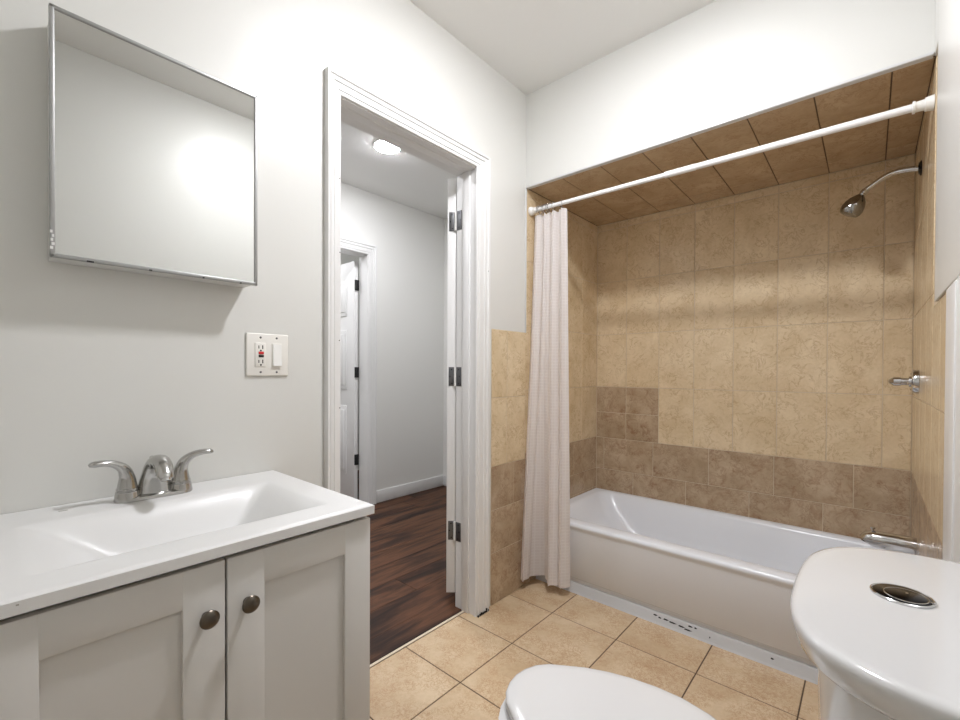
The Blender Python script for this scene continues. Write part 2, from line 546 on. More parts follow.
# ---- door casings with stepped profile
def casing(name, xw, sgn, y0, y1, ztop, wy0, wy1, wz, label, jamb=None, jin=0.0):
    bm = bmesh.new()
    prof = [(0.0, 0.0), (0.0, 0.010), (0.03, 0.012), (0.20, 0.012), (0.22, 0.0155), (0.46, 0.0165), (0.49, 0.0145), (0.54, 0.0145), (0.58, 0.019),
            (0.74, 0.020), (0.78, 0.0175), (0.84, 0.0235), (0.97, 0.0235), (1.0, 0.021), (1.0, 0.0)]
    stations = []
    for kind in range(4):
        ring = []
        for q, th in prof:
            y = y0-wy0*q if kind < 2 else y1+wy1*q
            z = 0.0 if kind in (0, 3) else ztop+wz*q
            ring.append(Vector((xw+sgn*th, y, z)))
        stations.append(ring)
    loft(bm, stations)
    if jamb:
        xj0, xj1 = jamb
        box(bm, (xj0, y0-0.012, 0), (xj1, y0+0.004, ztop-0.004))
        box(bm, (xj0, y1-0.004+jin, 0), (xj1, y1+0.012, ztop-0.004))
        box(bm, (xj0, y0-0.012, ztop-0.004), (xj1, y1+0.012, ztop+0.012))
        return bm
    return bm
bm = casing('', XA, 1, DY0-0.004, DY1-0.010, DZ, 0.055, 0.086, 0.066, '', jamb=(XJ, XA+0.002), jin=0.0095)
# door stop on the jambs
box(bm, (XA-0.075, DY0+0.003, 0), (XA-0.035, DY0+0.014, DZ-0.003), 0.002)
box(bm, (XA-0.078, DY1-0.0125, 0), (XA-0.035, DY1-0.003, DZ-0.003), 0.002)
box(bm, (XA-0.075, DY0+0.004, DZ-0.006), (XA-0.035, DY1-0.004, DZ-0.003), 0.001)
# nail holes
for y, z in ((0.816, 1.80), (0.818, 1.55), (0.816, 1.25), (0.818, 1.02), (1.60, 1.62)):
    lathe(bm, (XA+0.0225, y, z), (1, 0, 0), [(0, 0.002), (0.0012, 0.0018)], 8, mi=1)
# chipped foot of the right casing
for k in range(7):
    y = 1.535+0.012*k
    box(bm, (XA+0.012+0.0105*random.random(), y, 0.0), (XA+0.0245, y+0.007, 0.006+0.014*random.random()), 0, 1, 1)
struct('trim_4', bm, [TRIM, DARK], 'white moulded casing and jambs around the bathroom doorway', 'door casing')

bm = casing('', XH, 1, D2Y0, D2Y1-0.006, D2Z, 0.075, 0.080, 0.085, '', jamb=(XH-0.115, XH+0.002))
struct('trim_5', bm, [TRIM, DARK], 'white casing around the hall door opposite', 'door casing')

# ------------------------------------------------------------------ doors
# bathroom door, swung out into the hall on the right jamb
PIV = Vector((XJ-0.006, DY1, 0))
TH = math.radians(139)
ld = Vector((-math.sin(TH), -math.cos(TH), 0))          # along the leaf
td = Vector((math.cos(TH), -math.sin(TH), 0))           # through its thickness
def leaf_box(bm, l0, l1, t0, t1, z0, z1, bev=0.0015, mi=0):
    b2 = bmesh.new()
    box(b2, (l0, t0, z0), (l1, t1, z1), bev, 2, mi)
    for v in b2.verts:
        p = v.co.copy()
        v.co = PIV + ld*p.x + td*p.y + Vector((0, 0, p.z))
    me = bpy.data.meshes.new('tmp')
    b2.to_mesh(me)
    b2.free()
    bm.from_mesh(me)
    bpy.data.meshes.remove(me)
TK = 0.044
door = thing('door_1', PIV, 'white bathroom door swung open into the hall, edge on with three grey hinges', 'door', kind='structure')
bm = bmesh.new()
leaf_box(bm, 0.004, 0.70, 0.0, TK, 0.062, DZ-0.012)
obj('door_leaf', bm, DOORP, door)
bm = bmesh.new()
for t0, t1 in ((-0.004, 0.0), (TK, TK+0.004)):
    for z0, z1 in ((0.25, 0.85), (1.0, 1.55), (1.66, 1.93)):
        for l0, l1 in ((0.11, 0.32), (0.38, 0.59)):
            leaf_box(bm, l0, l1, t0, t1, z0, z1, 0.0015)
obj('raised_panel', bm, DOORP, door)
for zc in (1.872, 1.120, 0.368):
    hd = bmesh.new()
    # leaf screwed to the door edge
    leaf_box(hd, 0.0018, 0.0042, 0.007, TK-0.008, zc-0.046, zc+0.046, 0.0008)
    # leaf screwed to the jamb
    box(hd, (XJ+0.002, DY1-0.0065, zc-0.046), (XJ+0.034, DY1-0.0038, zc+0.046), 0.0008)
    h = obj('hinge', hd, HINGE, door)
    b = bmesh.new()
    for k in range(5):
        z0 = zc-0.046+k*0.0184
        lathe(b, (PIV.x-0.0005, PIV.y-0.006, z0), (0, 0, 1), [(0.0004, 0.0045), (0.001, 0.0055), (0.0172, 0.0055), (0.018, 0.0045)], 14)
    k1 = obj('hinge_knuckle', b, PIN, h)
    b = bmesh.new()
    for dz, t in ((-0.034, 0.02), (0, 0.030), (0.034, 0.022)):
        p = PIV + ld*0.0018 + td*t + Vector((0, 0, zc+dz))
        lathe(b, p, -ld, [(-0.0005, 0.0036), (0.0006, 0.0034)], 10)
        lathe(b, (XJ+0.002+t*0.75, DY1-0.0065, zc+dz), (0, -1, 0), [(-0.0005, 0.0036), (0.0006, 0.0034)], 10)
    obj('hinge_screws', b, BLACK, h)

# hall door, open into the far room
d2 = thing('door_2', (XH-0.11, D2Y1-0.012, 0), 'white panelled hall door standing open into the room beyond', 'door', kind='structure')
px0, px1 = XH-0.125-0.74, XH-0.125
py0, py1 = D2Y1-0.055, D2Y1-0.018
bm = boxes(((px0, py0, 0.01), (px1, py1, 2.085), 0.002))
obj('door_leaf', bm, DOORP, d2)
bm = bmesh.new()
for z0, z1 in ((0.24, 0.84), (0.98, 1.50), (1.62, 1.93)):
    for x0, x1 in ((px0+0.11, px0+0.33), (px0+0.41, px0+0.63)):
        box(bm, (x0, py0-0.007, z0), (x1, py0+0.002, z1), 0.006, 3)
        box(bm, (x0+0.035, py0-0.012, z0+0.035), (x1-0.035, py0-0.004, z1-0.035), 0.006, 3)
obj('raised_panel', bm, DOORP, d2)
for zc in (1.88, 1.13, 0.376):
    bm = boxes(((px1-0.001, py0+0.004, zc-0.045), (px1+0.012, py1+0.004, zc+0.045), 0.001))
    obj('hinge', bm, BLACK, d2)

# ------------------------------------------------------------------ lamps
LX, LY = -0.56, 1.09
lamp = thing('ceiling_light', (LX, LY, ZC), 'round white disc ceiling light in the middle of the bathroom ceiling', 'ceiling light')
bm = lathe(bmesh.new(), (LX, LY, ZC), (0, 0, -1), [(0.0, 0.105), (0.016, 0.105), (0.020, 0.092)], 40)
obj('base_ring', bm, WPLAST, lamp)
prof = [(0.018, 0.090), (0.026, 0.089), (0.032, 0.083), (0.035, 0.070), (0.036, 0.04)]
bm = lathe(bmesh.new(), (LX, LY, ZC), (0, 0, -1), prof, 40)
obj('diffuser', bm, emit('dome_glow', BATH_LAMP), lamp)

def downlight(x, y, strength, label):
    t = thing('recessed_downlight', (x, y, ZH), label, 'ceiling light')
    bm = lathe(bmesh.new(), (x, y, ZH), (0, 0, -1), [(0.0, 0.098), (0.006, 0.097), (0.009, 0.088)], 40)
    obj('trim_ring', bm, WPLAST, t)
    bm = lathe(bmesh.new(), (x, y, ZH), (0, 0, -1), [(0.0085, 0.082), (0.0125, 0.080), (0.0145, 0.072), (0.0155, 0.04)], 40)
    obj('lens', bm, emit('downlight_glow', strength), t)
downlight(-2.45, 1.83, HALL_LAMP, 'round bright white downlight in the hall ceiling seen through the doorway')
downlight(-2.45, 0.35, HALL_FILL, 'added fill downlight in the hall ceiling, out of view beyond the vanity wall')  # added out of view to light the face of the far hall wall
downlight(-3.9, 1.55, HALL_FILL, 'added unseen fill downlight in the ceiling of the room behind the hall door')  # unseen source added to brighten the open hall door

# ------------------------------------------------------------------ medicine cabinet with mirror
CX0, CX1 = XA+0.001, -1.294
my0, my1, mz0, mz1 = 0.102, 0.5215, 1.385, 1.914
mc = thing('medicine_cabinet', (XA, (my0+my1)/2, mz0), 'wall-hung mirrored medicine cabinet with thin steel frame above the sink', 'medicine cabinet')
bm = boxes(((CX0, my0+0.004, mz0+0.004), (CX1-0.006, my1-0.004, mz1-0.004), 0.001))
obj('body', bm, mat('cabinet_body_paint', (214, 214, 211), 0.4), mc)
bm = bmesh.new()
fw = 0.0085
for lo, hi in (((CX1-0.010, my0, mz0), (CX1+0.003, my0+fw, mz1)), ((CX1-0.010, my1-fw, mz0), (CX1+0.003, my1, mz1)),
               ((CX1-0.010, my0, mz0), (CX1+0.003, my1, mz0+fw)), ((CX1-0.010, my0, mz1-fw), (CX1+0.003, my1, mz1))):
    box(bm, lo, hi, 0.0025, 2)
fr = obj('frame', bm, FRAME, mc)
fr['label'] = 'thin polished steel frame with worn spots'
for y, a in ((0.16, 0.012), (0.272, 0.006), (0.385, 0.004), (0.475, 0.004)):
    bm = boxes(((CX1-0.002, y, mz0-0.0004), (CX1+0.0034, y+a, mz0+0.0022)))
    obj('wear_mark', bm, DARK, fr)
for k, (a, b) in enumerate(((0, .006), (.003, .009), (.001, .006), (.004, .008), (0.0, .005))):
    z = mz0+0.016+k*0.0085
    bm = boxes(((CX1+0.0022, my0+a*0.8, z), (CX1+0.0034, my0+b*0.8, z+0.006)))
    obj('wear_mark', bm, TRIM, fr)
bm = boxes(((CX1-0.006, my0+fw-0.001, mz0+fw-0.001), (CX1-0.001, my1-fw+0.001, mz1-fw+0.001)))
obj('mirror', bm, MIRROR, mc, smooth=False)

# ------------------------------------------------------------------ outlet and switch plate
po = thing('wall_plate', (XA, 0.584, 1.194), 'off-white double wall plate with outlet and switch between mirror and doorway', 'outlet')
bm = boxes(((XA+0.0003, 0.522, 1.130), (XA+0.0065, 0.648, 1.259), 0.004, 3))
obj('cover_plate', bm, PLATE, po)
xf = XA+0.0065
bm = boxes(((xf-0.003, 0.546, 1.158), (xf+0.0025, 0.5785, 1.230), 0.0015))
g = obj('outlet_face', bm, PLATE, po)
bm = boxes(((xf+0.002, 0.556, 1.1955), (xf+0.005, 0.571, 1.2035), 0.001))
r_ = obj('reset_button', bm, RED, g); r_['label'] = 'red button'
bm = boxes(((xf+0.002, 0.556, 1.1865), (xf+0.0046, 0.571, 1.1935), 0.001))
obj('test_button', bm, BLACK, g)
for zc in (1.217, 1.174):
    obj('slot', boxes(((xf+0.002, 0.5555, zc-0.0045), (xf+0.0028, 0.5580, zc+0.0045))), BLACK, g)
    obj('slot', boxes(((xf+0.002, 0.5665, zc-0.0055), (xf+0.0028, 0.5695, zc+0.0055))), BLACK, g)
    obj('ground_hole', lathe(bmesh.new(), (xf+0.002, 0.5625, zc-0.0105), (1, 0, 0), [(0, 0.0027), (0.0008, 0.0027)], 12), BLACK, g)
bm = boxes(((xf-0.003, 0.596, 1.158), (xf+0.0015, 0.6265, 1.230), 0.001))
sw = obj('switch_frame', bm, PLATE, po)
bm = bmesh.new()
vs = [(xf+0.001, 0.5985, 1.161), (xf+0.007, 0.5985, 1.161), (xf+0.0035, 0.5985, 1.227), (xf+0.001, 0.5985, 1.227)]
loft(bm, [[Vector(v) for v in vs], [Vector((v[0], 0.624, v[2])) for v in vs]])
obj('rocker', bm, WPLAST, sw)
for y, z in ((0.563, 1.246), (0.611, 1.246), (0.563, 1.142), (0.611, 1.142)):
    bm = lathe(bmesh.new(), (xf-0.0005, y, z), (1, 0, 0), [(0, 0.0034), (0.0010, 0.0032), (0.0014, 0.002)], 14)
    obj('screw', bm, HINGE, po)

# ------------------------------------------------------------------ vanity cabinet
VX, VY0, VY1, VZ = -0.886, -0.010, 0.602, 0.810
van = thing('vanity_cabinet', (-1.12, 0.3, 0), 'pale grey two-door shaker vanity cabinet under the white sink top', 'vanity cabinet')
bm = boxes(((XA+0.006, VY0, 0), (VX, VY0+0.016, VZ)), ((XA+0.006, VY1-0.016, 0), (VX, VY1, VZ)),
           ((XA+0.006, VY0+0.016, 0.09), (VX-0.003, VY1-0.016, 0.106)),
           ((XA+0.006, VY0+0.016, 0.09), (XA+0.014, VY1-0.016, VZ)),
           ((VX-0.06, VY0+0.016, 0), (VX-0.045, VY1-0.016, 0.09)))
obj('body', bm, CAB, van)
def shaker(y0, y1, ky, lab):
    x0, x1 = VX+0.0015, VX+0.0185
    z0, z1 = 0.10, 0.8065
    st = 0.0655
    bm = bmesh.new()
    box(bm, (x0, y0, z0), (x1, y0+st, z1), 0.0012)
    box(bm, (x0, y1-st, z0), (x1, y1, z1), 0.0012)
    box(bm, (x0, y0+st-0.001, z1-st), (x1, y1-st+0.001, z1), 0.0012)
    box(bm, (x0, y0+st-0.001, z0), (x1, y1-st+0.001, z0+st), 0.0012)
    box(bm, (x0+0.001, y0+st-0.004, z0+st-0.004), (x1-0.0085, y1-st+0.004, z1-st+0.004), 0)
    d = obj('door', bm, CAB, van)
    bm = lathe(bmesh.new(), (x1-0.0002, ky, 0.718), (1, 0, 0),
               [(0, 0.0075), (0.0015, 0.0075), (0.003, 0.005), (0.012, 0.005), (0.015, 0.010), (0.017, 0.0152), (0.0195, 0.0158), (0.0215, 0.0145), (0.024, 0.0095), (0.0252, 0.004)], 32)
    obj('knob', bm, KNOB, d)
shaker(VY0, 0.2935, 0.263, '')
shaker(0.2975, VY1, 0.331, '')

# sink top: a height field with an integral wave basin
TX0, TX1, TY0, TY1, TZ = XA+0.003, -0.858, -0.017, 0.607, 0.840
bx0, bx1, by0, by1 = -1.248, -0.938, 0.045, 0.533
def sstep(t):
    t = max(0.0, min(1.0, t))
    return t*t*(3-2*t)
def depth(x, y):
    sl = (y-by0)/0.20
    srr = (by1-y)/0.155
    sb = (x-bx0)/0.105
    sf = (bx1-x)/0.055
    h = 0.0
    ts = [max(0.0, min(1.0, v)) for v in (sl, srr, sb, sf)]
    # soft minimum keeps the ridges between the slopes rounded
    k = 18.0
    m = -math.log(sum(math.exp(-k*v) for v in ts))/k + math.log(1.0)/k
    m = max(0.0, min(1.0, m))
    if min(ts) <= 0:
        m = 0.0
    q = min(1.0, m*1.12)
    return 0.105*(0.35*q+0.65*sstep(q)) if q > 0 else 0.0
NX, NY = 84, 100
bm = bmesh.new()
xs = [TX0+(TX1-TX0)*i/NX for i in range(NX+1)]
ys = [TY0+(TY1-TY0)*j/NY for j in range(NY+1)]
def topz(x, y):
    z = TZ-depth(x, y)
    e = min(TX1-x, TY1-y, y-TY0)
    if e < 0.005:
        z -= 0.004*(1-e/0.005)**2
    # slightly raised faucet deck lip at the wall
    return z
vg = [[bm.verts.new((x, y, topz(x, y))) for y in ys] for x in xs]
for i in range(NX):
    for j in range(NY):
        bm.faces.new((vg[i][j], vg[i+1][j], vg[i+1][j+1], vg[i][j+1]))
loopv = [vg[i][0] for i in range(NX+1)] + [vg[NX][j] for j in range(1, NY+1)] + [vg[i][NY] for i in range(NX-1, -1, -1)] + [vg[0][j] for j in range(NY-1, 0, -1)]
low = [bm.verts.new((v.co.x, v.co.y, TZ-0.0225)) for v in loopv]
for i in range(len(loopv)):
    j = (i+1) % len(loopv)
    bm.faces.new((loopv[i], low[i], low[j], loopv[j]))
# underside: outer ledge then the outside of the bowl
ins = [bm.verts.new((max(TX0+0.05, min(TX1-0.05, v.co.x)), max(TY0+0.04, min(TY1-0.04, v.co.y)), TZ-0.0225)) for v in low]
dn = [bm.verts.new((v.co.x*0.8-1.1*0.2, v.co.y*0.75+0.3*0.25, TZ-0.125)) for v in ins]
for A_, B_ in ((low, ins), (ins, dn)):
    for i in range(len(A_)):
        j = (i+1) % len(A_)
        bm.faces.new((A_[i], B_[i], B_[j], A_[j]))
bm.faces.new(dn)
bmesh.ops.remove_doubles(bm, verts=bm.verts, dist=1e-6)
st = thing('sink_top', (-1.12, 0.3, TZ-0.0225), 'glossy white one-piece sink top with shallow rectangular basin on the vanity', 'sink')
obj('basin_slab', bm, MARB, st, angle=50)
dz = TZ-depth(-1.095, 0.30)
bm = lathe(bmesh.new(), (-1.095, 0.30, dz-0.001), (0, 0, 1), [(0, 0.022), (0.003, 0.022), (0.004, 0.018), (0.0025, 0.016), (0.0045, 0.015), (0.006, 0.006)], 28)
obj('drain', bm, CHROME, st)
STAIN = mat('stain_grey', (150, 147, 140), 0.6)
obj('stain', boxes(((-1.318, 0.115, TZ-0.0005), (-1.313, 0.130, TZ+0.0003))), STAIN, st)
obj('stain', boxes(((TX1-0.002, 0.033, TZ-0.010), (TX1+0.0003, 0.036, TZ-0.008))), STAIN, st)

# ------------------------------------------------------------------ faucet
FX, FY, FZ = -1.306, 0.2855, TZ
fa = thing('faucet', (FX, FY, FZ), 'brushed nickel two-lever centerset faucet on the back of the sink top', 'faucet')
def stad(hx, hy, z, n=10):
    pts = []
    for s_, a0 in ((1, 0), (-1, PI)):
        for k in range(n+1):
            a = a0 + PI*k/n
            pts.append(Vector((FX+hx*math.cos(a), FY+s_*(hy-hx)+hx*math.sin(a), z)))
    return pts
bm = loft(bmesh.new(), [stad(0.0265, 0.078, FZ+0.0002), stad(0.0265, 0.078, FZ+0.004), stad(0.025, 0.0765, FZ+0.008), stad(0.018, 0.068, FZ+0.012)])
obj('base_plate', bm, NICKEL, fa)
for sg in (-1, 1):
    hy = FY+sg*0.0535
    bm = lathe(bmesh.new(), (FX, hy, FZ+0.002), (0, 0, 1),
               [(0, 0.0255), (0.006, 0.0250), (0.018, 0.0228), (0.0215, 0.0226), (0.0225, 0.0205), (0.0245, 0.0205), (0.0255, 0.0216), (0.028, 0.0214), (0.029, 0.0200)], 32)
    hub = obj('valve_bell', bm, NICKEL, fa)
    # lever: rises from the bell, bends and runs outwards with a flattened tip
    bm = bmesh.new()
    P = smooth_path([(FX, hy, FZ+0.028), (FX, hy, FZ+0.040), (FX+0.001, hy+sg*0.001, FZ+0.058), (FX+0.003, hy+sg*0.008, FZ+0.077),
                     (FX+0.006, hy+sg*0.024, FZ+0.090), (FX+0.009, hy+sg*0.044, FZ+0.0955), (FX+0.011, hy+sg*0.063, FZ+0.0955), (FX+0.011, hy+sg*0.070, FZ+0.093)], 5)
    ra = smooth_vals([0.0205, 0.0185, 0.0160, 0.0140, 0.0115, 0.0115, 0.0105, 0.005], 5)
    rb = smooth_vals([0.0205, 0.0183, 0.0150, 0.0118, 0.0085, 0.0072, 0.0066, 0.003], 5)
    # keep the frame steady: a is along X
    rings = []
    for i, p in enumerate(P):
        d = (P[min(i+1, len(P)-1)]-P[max(i-1, 0)]).normalized()
        a = Vector((1, 0, 0)); a = (a-d*a.dot(d)).normalized()
        b = d.cross(a)
        rings.append([p+a*ra[i]*math.cos(t)+b*rb[i]*math.sin(t) for t in [2*PI*k/18 for k in range(18)]])
    loft(bm, rings)
    lv = obj('lever', bm, NICKEL, fa)
# spout: broad arched body leaning forward to a nozzle
P = smooth_path([(FX-0.004, FY, FZ+0.004), (FX-0.003, FY, FZ+0.030), (FX+0.002, FY, FZ+0.058), (FX+0.018, FY, FZ+0.083), (FX+0.042, FY, FZ+0.092),
                 (FX+0.070, FY, FZ+0.086), (FX+0.091, FY, FZ+0.068), (FX+0.097, FY, FZ+0.058)], 5)
wy = smooth_vals([0.0385, 0.0335, 0.0270, 0.0225, 0.0200, 0.0185, 0.0170, 0.0150], 5)
wt = smooth_vals([0.0240, 0.0220, 0.0190, 0.0160, 0.0140, 0.0130, 0.0120, 0.0115], 5)
rings = []
for i, p in enumerate(P):
    d = (P[min(i+1, len(P)-1)]-P[max(i-1, 0)]).normalized()
    a = Vector((0, 1, 0))
    b = d.cross(a)
    rings.append([p+a*wy[i]*math.cos(t)+b*wt[i]*math.sin(t) for t in [2*PI*k/24 for k in range(24)]])
bm = loft(bmesh.new(), rings)
spt = obj('spout', bm, NICKEL, fa)
bm = lathe(bmesh.new(), (FX+0.0965, FY, FZ+0.060), (0.35, 0, -1), [(0, 0.0105), (0.006, 0.0105), (0.0065, 0.008)], 20)
obj('aerator', bm, CHROME, spt)
bm = tube(bmesh.new(), [(FX-0.026, FY, FZ+0.004), (FX-0.026, FY, FZ+0.084)], [0.0025, 0.0025], 10)
lathe(bm, (FX-0.026, FY, FZ+0.084), (0, 0, 1), [(0, 0.0028), (0.002, 0.005), (0.007, 0.0055), (0.010, 0.004), (0.011, 0.001)], 16)
obj('lift_rod', bm, NICKEL, fa)

# ------------------------------------------------------------------ bathtub
tx0, tx1, ty0, ty1, tz = XA+0.002, XC-0.002, 2.032, YK-0.002, 0.362
tcx, tcy, thx, thy = (tx0+tx1)/2, (ty0+ty1)/2, (tx1-tx0)/2, (ty1-ty0)/2
tub = thing('bathtub', (tcx, tcy, 0), 'white alcove bathtub with a flat apron below the beige tile', 'bathtub')
def tr(dx0, dx1, dy0, dy1, r, z):
    x0, x1, y0, y1 = tx0+dx0, tx1-dx1, ty0+dy0, ty1-dy1
    return rrect((x0+x1)/2, (y0+y1)/2, (x1-x0)/2, (y1-y0)/2, r, z, 8)
rings = [tr(0, 0, 0.028, 0, 0.004, 0.0),
         tr(0, 0, 0.028, 0, 0.004, 0.068), tr(0, 0, 0.018, 0, 0.004, 0.072), tr(0, 0, 0.011, 0, 0.004, 0.080), tr(0, 0, 0.010, 0, 0.004, 0.32),
         tr(0, 0, 0.007, 0, 0.004, 0.333), tr(0, 0, 0.001, 0, 0.004, 0.341), tr(0, 0, 0.0, 0, 0.004, 0.350),
         tr(0, 0, 0.004, 0, 0.005, 0.358), tr(0, 0, 0.012, 0, 0.006, tz),
         tr(0.045, 0.06, 0.072, 0.022, 0.06, tz), tr(0.06, 0.07, 0.084, 0.034, 0.07, tz-0.004), tr(0.075, 0.08, 0.093, 0.043, 0.08, tz-0.018),
         tr(0.12, 0.095, 0.110, 0.06, 0.10, tz-0.09), tr(0.20, 0.11, 0.125, 0.08, 0.12, tz-0.18), tr(0.27, 0.125, 0.145, 0.10, 0.13, tz-0.25),
         tr(0.33, 0.15, 0.18, 0.14, 0.13, tz-0.285), tr(0.42, 0.24, 0.26, 0.22, 0.10, tz-0.295)]
bm = loft(bmesh.new(), rings)
obj('tub_shell', bm, ACRYL, tub, angle=50)
bm = lathe(bmesh.new(), (-0.14, tcy, tz-0.2955), (0, 0, 1), [(0, 0.028), (0.003, 0.028), (0.004, 0.02), (0.002, 0.018)], 24)
obj('drain', bm, CHROME, tub)
bm = lathe(bmesh.new(), (XC-0.100, tcy, tz-0.11), (-1, 0, 0.12), [(-0.004, 0.034), (0.004, 0.034), (0.008, 0.028), (0.009, 0.004)], 28)
obj('overflow_plate', bm, CHROME, tub)
# caulked strip along the foot of the apron, with black chips
bm = bmesh.new()
loft(bm, [[Vector((xx, 2.036, 0.0)), Vector((xx, 2.040, 0.008)), Vector((xx, 2.052, 0.046)), Vector((xx, 2.0595, 0.05)), Vector((xx, 2.0595, 0.0))] for xx in (XA+0.004, XC-0.004)])
def chip(x, w_, t, tilt):
    u = lambda q: Vector((0, 2.040+(2.052-2.040)*q-0.0004, 0.008+0.038*q))
    a, b = u(t), u(t+0.14)
    v = [bm.verts.new((x+dx, p.y, p.z)) for dx, p in ((0, a), (w_*0.6, a+Vector((0, -0.0001, -0.001))), (w_, u(t+0.05+tilt)), (w_*0.55, b), (w_*0.1, b))]
    f = bm.faces.new(v)
    f.material_index = 1
for a in ((-0.735, 0.02, 0.62, .05), (-0.712, 0.014, 0.5, .0), (-0.69, 0.025, 0.52, .05), (-0.665, 0.035, 0.45, .02), (-0.625, 0.03, 0.4, .0), (-0.60, 0.034, 0.28, .04),
          (-0.585, 0.02, 0.72, .0), (-0.56, 0.012, 0.74, .0), (-0.50, 0.006, 0.35, 0), (-0.28, 0.012, 0.5, 0.03)):
    chip(*a)
struct('trim_6', bm, [CAULK, BLACK], 'pale caulked strip with black chips along the foot of the bathtub', 'trim', smooth=False)

# ------------------------------------------------------------------ tub spout, shower valve, shower head
SY = 2.42
tsp = thing('tub_spout', (XC, SY, 0.455), 'chrome tub spout on the tiled wall just above the toilet tank', 'tub spout')
P = [(XC-0.0003, SY, 0.468), (XC-0.02, SY, 0.468), (XC-0.07, SY, 0.469), (XC-0.125, SY, 0.469), (XC-0.143, SY, 0.465), (XC-0.151, SY, 0.458), (XC-0.153, SY, 0.453)]
bm = tube(bmesh.new(), P, [0.035, 0.035, 0.034, 0.033, 0.030, 0.024, 0.014], 28)
obj('spout_body', bm, CHROME, tsp)
bm = lathe(bmesh.new(), (XC-0.128, SY, 0.499), (0, 0, 1), [(-0.004, 0.004), (0.010, 0.004), (0.011, 0.008), (0.017, 0.008), (0.018, 0.005)], 18)
obj('diverter_knob', bm, CHROME, tsp)

sv = thing('shower_valve', (XC, SY, 1.113), 'chrome shower valve lever on the tiled wall below the shower head', 'shower valve')
bm = lathe(bmesh.new(), (XC-0.0003, SY, 1.113), (-1, 0, 0), [(0, 0.046), (0.012, 0.046), (0.018, 0.043), (0.021, 0.036), (0.022, 0.026)], 36)
obj('escutcheon', bm, CHROME, sv)
bm = lathe(bmesh.new(), (XC-0.020, SY, 1.113), (-1, 0, 0), [(0, 0.022), (0.008, 0.021), (0.009, 0.014), (0.030, 0.014), (0.031, 0.0175), (0.052, 0.0175), (0.066, 0.007), (0.068, 0.002)], 28)
obj('handle', bm, CHROME, sv)
for dz_ in (-0.03, 0.03):
    obj('screw', lathe(bmesh.new(), (XC-0.019, SY-0.0, 1.113+dz_), (-1, 0, 0), [(-0.002, 0.0045), (0.003, 0.0042), (0.004, 0.002)], 14), DCHROME, sv)

sh = thing('shower_fixture', (XC, SY, 1.945), 'small chrome shower head on a bent arm near the alcove ceiling', 'shower head')
bm = lathe(bmesh.new(), (XC-0.0003, SY, 1.942), (-1, 0, 0), [(0, 0.028), (0.003, 0.028), (0.007, 0.022), (0.010, 0.012)], 28)
obj('flange', bm, DCHROME, sh)
P = smooth_path([(XC-0.004, SY, 1.942), (XC-0.04, SY, 1.946), (XC-0.078, SY, 1.946), (XC-0.110, SY, 1.934), (XC-0.150, SY, 1.908), (XC-0.166, SY, 1.896)], 6)
bm = tube(bmesh.new(), P, [0.0108]*len(P), 16)
obj('arm', bm, CHROME, sh)
ax = Vector((-0.62, 0.0, -0.80)).normalized()
jt = Vector((XC-0.164, SY, 1.898))
bm = lathe(bmesh.new(), jt, ax, [(-0.004, 0.010), (0.0, 0.0125), (0.012, 0.0125), (0.014, 0.0105), (0.018, 0.0105), (0.022, 0.009)], 24)
obj('swivel_nut', bm, CHROME, sh)
bm = lathe(bmesh.new(), jt+ax*0.020, Vector((-0.52, 0, -0.9)), [(0, 0.011), (0.008, 0.018), (0.022, 0.029), (0.040, 0.037), (0.058, 0.040), (0.072, 0.038), (0.082, 0.032), (0.085, 0.022)], 36)
hd = obj('spray_head', bm, mat('smoked_chrome', (150, 148, 144), 0.12, 1.0), sh)

# ------------------------------------------------------------------ shower rod, rings, curtain
RY, RZ0, RZ1 = 1.975, 2.008, 1.992
def rp(x):
    t = (x-XA)/(XC-XA)
    return Vector((x, RY, RZ0+(RZ1-RZ0)*t))
rodt = thing('shower_rod', rp((XA+XC)/2), 'white tension shower rod across the top of the tub alcove', 'shower rod')
bm = tube(bmesh.new(), [rp(XA+0.014), rp(-0.60)], [0.0105, 0.0105], 24)
obj('inner_tube', bm, ROD, rodt)
bm = tube(bmesh.new(), [rp(-0.675), rp(-0.674), rp(-0.55), rp(-0.549), rp(0.105)], [0.0110, 0.0135, 0.0135, 0.0125, 0.0125], 24)
obj('outer_tube', bm, ROD, rodt)
bm = tube(bmesh.new(), [rp(0.094), rp(0.095), rp(0.101), rp(0.102)], [0.014, 0.019, 0.019, 0.014], 24)
tube(bm, [rp(0.100), rp(0.122), rp(0.123), rp(XC-0.004), rp(XC-0.001)], [0.0155, 0.0165, 0.0205, 0.0225, 0.0235], 24)
obj('end_cap', bm, WPLAST, rodt)
bm = tube(bmesh.new(), [rp(XA+0.0012), rp(XA+0.006), rp(XA+0.016), rp(XA+0.020), rp(XA+0.040), rp(XA+0.041)], [0.0235, 0.0235, 0.0205, 0.0155, 0.0155, 0.012], 24)
obj('end_cap', bm, WPLAST, rodt)

